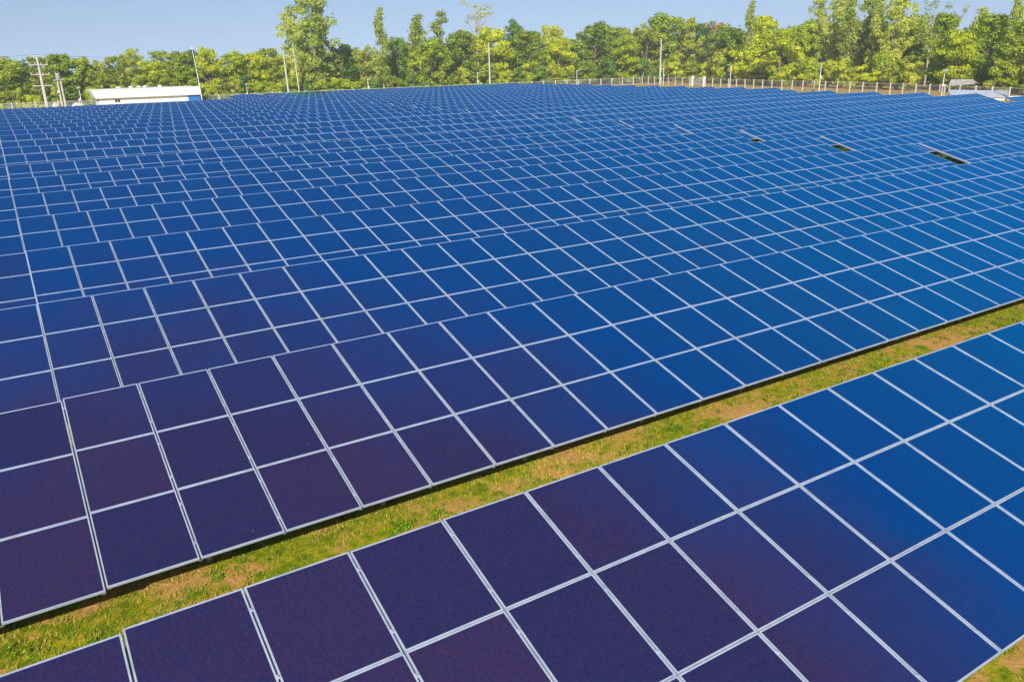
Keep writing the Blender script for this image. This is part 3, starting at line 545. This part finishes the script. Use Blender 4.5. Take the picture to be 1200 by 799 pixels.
def blob_points(rs, centres, radii, per, squash=.8, shell=.55):
    P = []; N = []
    for c, r in zip(centres, radii):
        m = int(per * r * r) + 8
        d = rs.normal(size=(m, 3)); d /= np.linalg.norm(d, axis=1)[:, None]
        rr = r * (shell + (1 - shell) * rs.uniform(0, 1, m) ** .5) * (1 + .18 * np.sin(d[:, 0] * 5 + c[0] * 7) * np.cos(d[:, 2] * 6))
        p = c + d * rr[:, None] * np.array([1, 1, squash]); nn = d + rs.normal(size=(m, 3)) * .55 + np.array([0, 0, .35]); nn /= np.linalg.norm(nn, axis=1)[:, None]
        P.append(p); N.append(nn)
    return np.concatenate(P), np.concatenate(N)
# every prototype is unit sized: height 1, crown width 1 (scaled on the object), leaves sized for that
def crown_lobes(rs, kind):
    C = []; R = []
    if kind == 'round':
        for _ in range(64):
            z = rs.uniform(.06, .94); env = math.sqrt(max(.03, 1 - ((z - .52) / .50) ** 2)) * .5
            a = rs.uniform(0, 6.28); q = env * rs.uniform(.25, .85); C.append((q * math.cos(a), q * math.sin(a), z)); R.append(rs.uniform(.07, .14))
    elif kind == 'broad':
        for _ in range(70):
            z = rs.uniform(.12, .94); env = (1 - ((z - .55) / .45) ** 2) ** .5 * .5 if z > .55 else .34 + .36 * (z - .12)
            a = rs.uniform(0, 6.28); q = env * rs.uniform(.3, .9); C.append((q * math.cos(a), q * math.sin(a), z)); R.append(rs.uniform(.06, .12))
    elif kind == 'slim':
        for _ in range(64):
            z = rs.uniform(.14, .98); env = .42 * (1 - ((z - .22) / .78) ** 1.6) + .10
            a = rs.uniform(0, 6.28); q = env * rs.uniform(.1, .8); C.append((q * math.cos(a), q * math.sin(a), z)); R.append(rs.uniform(.07, .13))
    elif kind == 'feather':
        for _ in range(95):
            z = rs.uniform(.10, .97); env = .48 if z > .42 else .30
            a = rs.uniform(0, 6.28); q = env * rs.uniform(.2, .95) * (1.1 - abs(z - .65)); C.append((q * math.cos(a), q * math.sin(a), z)); R.append(rs.uniform(.06, .13))
    elif kind == 'bare':
        for _ in range(34):
            z = rs.uniform(.5, .97); a = rs.uniform(0, 6.28); q = .45 * rs.uniform(.2, .95); C.append((q * math.cos(a), q * math.sin(a), z)); R.append(rs.uniform(.05, .10))
    else:  # bush
        for _ in range(20):
            z = rs.uniform(.1, .78); a = rs.uniform(0, 6.28); q = .42 * rs.uniform(.1, .95) * (1.15 - z * .75); C.append((q * math.cos(a), q * math.sin(a), z)); R.append(rs.uniform(.13, .22))
    return np.array(C), np.array(R)
# per kind: (aspect width/height used for leaf isotropy, leaves density, leaf size relative to height, squash, crown)
SHAPE = dict(round=(.62, 14000, .020), broad=(.85, 14000, .020), slim=(.36, 21000, .0135), feather=(.50, 23000, .0135), bare=(.42, 11000, .010), bush=(1.05, 6500, .036))
PROTO = {}
def proto(shape, i):
    if (shape, i) in PROTO: return PROTO[shape, i]
    rs = np.random.RandomState(100 + i * 17 + len(shape) * 3)
    asp, per, ls = SHAPE[shape]
    C, R = crown_lobes(rs, shape)
    C = C * np.array([asp, asp, 1]); Rm = R * (asp if asp < .6 else .8) ** .5 * .8
    P, N = blob_points(rs, C, Rm, per, .75, .3 if shape in ('feather', 'bare') else .4)
    # loose sprays between the lobes so that the crown has no hard lumps
    nf = int(len(P) * .30); pick = rs.randint(0, len(C), (nf, 2)); tt = rs.uniform(0, 1, nf)[:, None]
    Pf = C[pick[:, 0]] * tt + C[pick[:, 1]] * (1 - tt); near = np.linalg.norm(C[pick[:, 0]] - C[pick[:, 1]], axis=1) < .34
    Pf = Pf[near] + rs.normal(0, .035, (int(near.sum()), 3)); Nf = rs.normal(size=Pf.shape) + np.array([0, -.0, .7]); Nf /= np.linalg.norm(Nf, axis=1)[:, None]
    P = np.concatenate([P, Pf]); N = np.concatenate([N, Nf])
    keep = P[:, 2] > .01
    P, N = P[keep], N[keep]
    crown = leaf_mesh('crown', M['green'], P, N, ls, rs)
    t = MB(); tr = .010 if shape in ('slim', 'feather', 'bare') else .016
    lean = rs.uniform(-.03, .03)
    if shape != 'bush':
        t.tube([(0, 0, -.02), (lean * .4, 0, .3), (lean, lean, .62), (lean * 1.2, 0, .86)], [tr * 1.25, tr * .9, tr * .6, tr * .25], 6)
        order = rs.permutation(len(C))[:14 if shape != 'bare' else 16]
        for q in order:
            c = C[q]; z = max(.2, c[2] - rs.uniform(.12, .28)); t.tube([(lean * z, lean * z * .5, z), ((c[0] + lean) * .5, c[1] * .5, (z + c[2]) / 2 - .01), tuple(c)], [tr * .5, tr * .35, tr * .12], 4)
    else:
        for q in range(5):
            c = C[q]; t.tube([(0, 0, -.02), tuple(c)], [.02, .006], 4)
    trunk = t.mesh('trunk', M['bark'])
    PROTO[shape, i] = (crown, trunk, asp)
    return PROTO[shape, i]
KIND = dict(green=('round', 'green', 'green broadleaf tree'), olive=('broad', 'olive', 'olive green broadleaf tree'), yellow=('round', 'yellow', 'yellow-green leafy tree'),
            dark=('broad', 'darkleaf', 'dark green dense tree'), pale=('feather', 'pale', 'pale feathery tree'), euca=('feather', 'pale', 'tall pale feathery tree'),
            cone=('slim', 'pale', 'slender pale tree'), bare=('bare', 'olive', 'nearly leafless tree'), ochre=('round', 'ochre', 'brownish ochre tree'))
cnt = [0]
def tree(x, y, h, w, kind, label, group, name='tree', cat='tree'):
    shape, mat, _ = KIND[kind]
    if name == 'bush': shape = 'bush'
    cnt[0] += 1
    crown, trunk, asp = proto(shape, cnt[0] % (4 if shape in ('round', 'broad', 'feather', 'bush') else 3))
    T = thing(name, label, cat, (x, y, GZ), random.uniform(0, 6.28), group)
    s = 1.2 * w / (h * asp)
    s = max(.6, min(1.8, s))
    for nm, me in (('trunk', trunk), ('crown', crown)):
        o = link(nm, me, T); o.scale = (h * s, h * s, h)
        o.material_slots[0].link = 'OBJECT'
        o.material_slots[0].material = M[mat] if nm == 'crown' else (M['palebark'] if shape in ('slim', 'feather', 'bare') else M['bark'])
    return T

def near_landmark(x, y):
    L = [((8, 164), 'the crossarm power pole'), ((14, 158), 'the left end of the white building'), ((23, 158), 'the middle of the white building'), ((32.4, 158), 'the thin mast'),
         ((41, 161), 'the camera post right of the building'), ((51, 163), 'the two poles left of centre'), ((66, 161), 'the short lamp post left of centre'), ((80, 160), 'the fence left of the central pole'),
         ((97, 165), 'the tall central pole'), ((107, 160), 'the fence right of the central pole'), ((117, 160), 'the lamp post right of centre'), ((135, 150), 'the tall pole left of the gate'), ((132.8, 135), 'the gate'),
         ((127.6, 121), 'the lamp right of the gate'), ((124, 107), 'the fence between two lamps'), ((121, 94), 'the bent-arm lamp post'), ((118, 80), 'the fence left of the shelter'), ((133, 77), 'the grey-roofed shelter'),
         ((112, 62), 'the low pale shed'), ((108, 52), 'the right photo edge fence')]
    a = math.atan2(x, y)
    return min(L, key=lambda l: abs(math.atan2(l[0][0], l[0][1]) - a))[1]
seen = {}
def uniq(kindtxt, where, x, y, h, extra):
    return (kindtxt, where, round(h))
items = [dict(x=a[0], y=a[1], h=a[2], w=a[3], k=a[4]) for a in FRONT_TREES]
from collections import defaultdict
buckets = defaultdict(list)
for it in items: it['where'] = near_landmark(it['x'], it['y']); buckets[KIND[it['k']][2], it['where']].append(it)
for (kt, wh), L in buckets.items():
    L.sort(key=lambda it: math.atan2(it['x'], it['y']))
    words = {1: [''], 2: ['left of two: ', 'right of two: '], 3: ['left of three: ', 'middle of three: ', 'right of three: ']}.get(len(L), ['%s from left: ' % ORD[i] for i in range(len(L))])
    for it, wd in zip(L, words):
        it['label'] = '%s%s behind %s' % (wd, kt, wh)
for it in items: tree(it['x'], it['y'], it['h'], it['w'], it['k'], it['label'], 'trees standing out along the front of the wood')
for a in BACK_TREES: tree(a[0], a[1], a[2], a[3], a[4], 'tree filling the wood behind the front trees', 'trees deeper in the wood')
BN = dict(green='green bush', olive='olive green bush', yellow='yellow-green bush', dark='dark green bush')
buckets = defaultdict(list)
for a in BUSHES:
    if math.hypot(a[0] - 132, a[1] - 76) > 7: buckets[a[4], near_landmark(a[0], a[1])].append(a)
for (kt, wh), L in buckets.items():
    L.sort(key=lambda a: math.atan2(a[0], a[1]))
    words = {1: [''], 2: ['left of two: ', 'right of two: '], 3: ['left of three: ', 'middle of three: ', 'right of three: ']}.get(len(L), ['%s from left: ' % ORD[i] for i in range(len(L))])
    for a, wd in zip(L, words):
        tree(a[0], a[1], a[2], a[3], kt, '%s%s low behind %s' % (wd, BN[kt], wh), 'bushes at the foot of the wood', 'bush', 'bush')

# ------------------------------------------------------------------ grass and weeds in the strips
def patchy(x, y):
    return .5 + .25 * np.sin(x * 1.7 + 2.1 * np.sin(y * 1.3)) + .25 * np.sin(y * 2.9 + x * .8 + 1.4 * np.sin(x * .9))
def grass(name, label, x0, x1, y0, y1, n, rs):
    x = rs.uniform(x0, x1, n); y = rs.uniform(y0, y1, n)
    keep = rs.uniform(0, 1, n) < np.clip(patchy(x, y) * 1.5 - .25, .06, 1); x, y = x[keep], y[keep]
    B = 6; n = len(x)
    X = np.repeat(x, B) + rs.normal(0, .03, n * B); Y = np.repeat(y, B) + rs.normal(0, .03, n * B)
    m = len(X); a = rs.uniform(0, 6.28, m); h = rs.uniform(.02, .065, m); lean = rs.uniform(.02, .08, m); w = rs.uniform(.004, .009, m)
    v = np.empty((m, 3, 3))
    v[:, 0] = np.stack([X - np.sin(a) * w, Y + np.cos(a) * w, np.full(m, GZ)], 1); v[:, 1] = np.stack([X + np.sin(a) * w, Y - np.cos(a) * w, np.full(m, GZ)], 1)
    v[:, 2] = np.stack([X + np.cos(a) * lean, Y + np.sin(a) * lean, GZ + h], 1)
    me = bpy.data.meshes.new(name); me.vertices.add(m * 3); me.vertices.foreach_set('co', v.reshape(-1)); me.loops.add(m * 3); me.loops.foreach_set('vertex_index', np.arange(m * 3, dtype=np.int32))
    me.polygons.add(m); me.polygons.foreach_set('loop_start', np.arange(0, m * 3, 3, dtype=np.int32)); me.polygons.foreach_set('loop_total', np.full(m, 3, np.int32))
    me.materials.append(M['blade']); me.update(calc_edges=True)
    tag(link(name, me), label, 'grass', None, 'stuff')
rs = np.random.RandomState(5)
grass('grass', 'short dry yellow-green grass in the strip between the first two rows', -3, 34, 6.9, 10.6, 42000, rs)
grass('grass', 'short grass below the nearest table at the lower right corner', 4, 18, -1.5, 3.9, 14000, rs)
def weeds(label, x0, x1, y0, y1, n, rs, mat='weed', top=.09, ls=.022):
    P = []; N = []
    cl = np.stack([rs.uniform(x0, x1, n), rs.uniform(y0, y1, n)], 1)
    for c in cl:
        r = rs.uniform(.05, .22); m = int(18 + 500 * r * r * 3)
        d = rs.normal(0, r * .5, (m, 2)); z = GZ + .02 + rs.uniform(0, top, m) * np.exp(-(d ** 2).sum(1) / (r * r))
        P.append(np.stack([c[0] + d[:, 0], c[1] + d[:, 1], z], 1)); nn = rs.normal(0, .45, (m, 3)) + np.array([0, 0, 1.0]); N.append(nn / np.linalg.norm(nn, axis=1)[:, None])
    P = np.concatenate(P); N = np.concatenate(N)
    tag(link('ground_weeds', leaf_mesh('ground_weeds', M[mat], P, N, ls, rs)), label, 'weeds', None, 'stuff')
weeds('bright green creeping weeds in the strip between the first two rows', -2, 30, 7.2, 9.9, 260, rs)
weeds('dark green weeds added to stand in for shade in the service gap between the table blocks', 42.2, 50.0, 17, 45, 2200, rs, 'darkleaf', .40, .06)  # dark leaves added to darken the sunlit ground seen through the gap
weeds('bright green weeds at the lower right corner', 5, 16, -1.2, 3.3, 70, rs)

# ------------------------------------------------------------------ the thin air haze over the plain
hz = MB(); hz.box(-500, -200, GZ - 1.0, 700, 700, 34)
hm = bpy.data.materials.new('haze_air'); hm.use_nodes = True
hn = hm.node_tree.nodes; hn.remove(hn['Principled BSDF'])
pv = hn.new('ShaderNodeVolumePrincipled'); pv.inputs['Color'].default_value = (0.86, 0.93, 1.0, 1); pv.inputs['Density'].default_value = 0.00045
hm.node_tree.links.new(pv.outputs[0], hn['Material Output'].inputs['Volume'])
tag(hz.build('haze', hm), 'thin pale haze hanging over the whole solar field', 'haze', None, 'stuff')
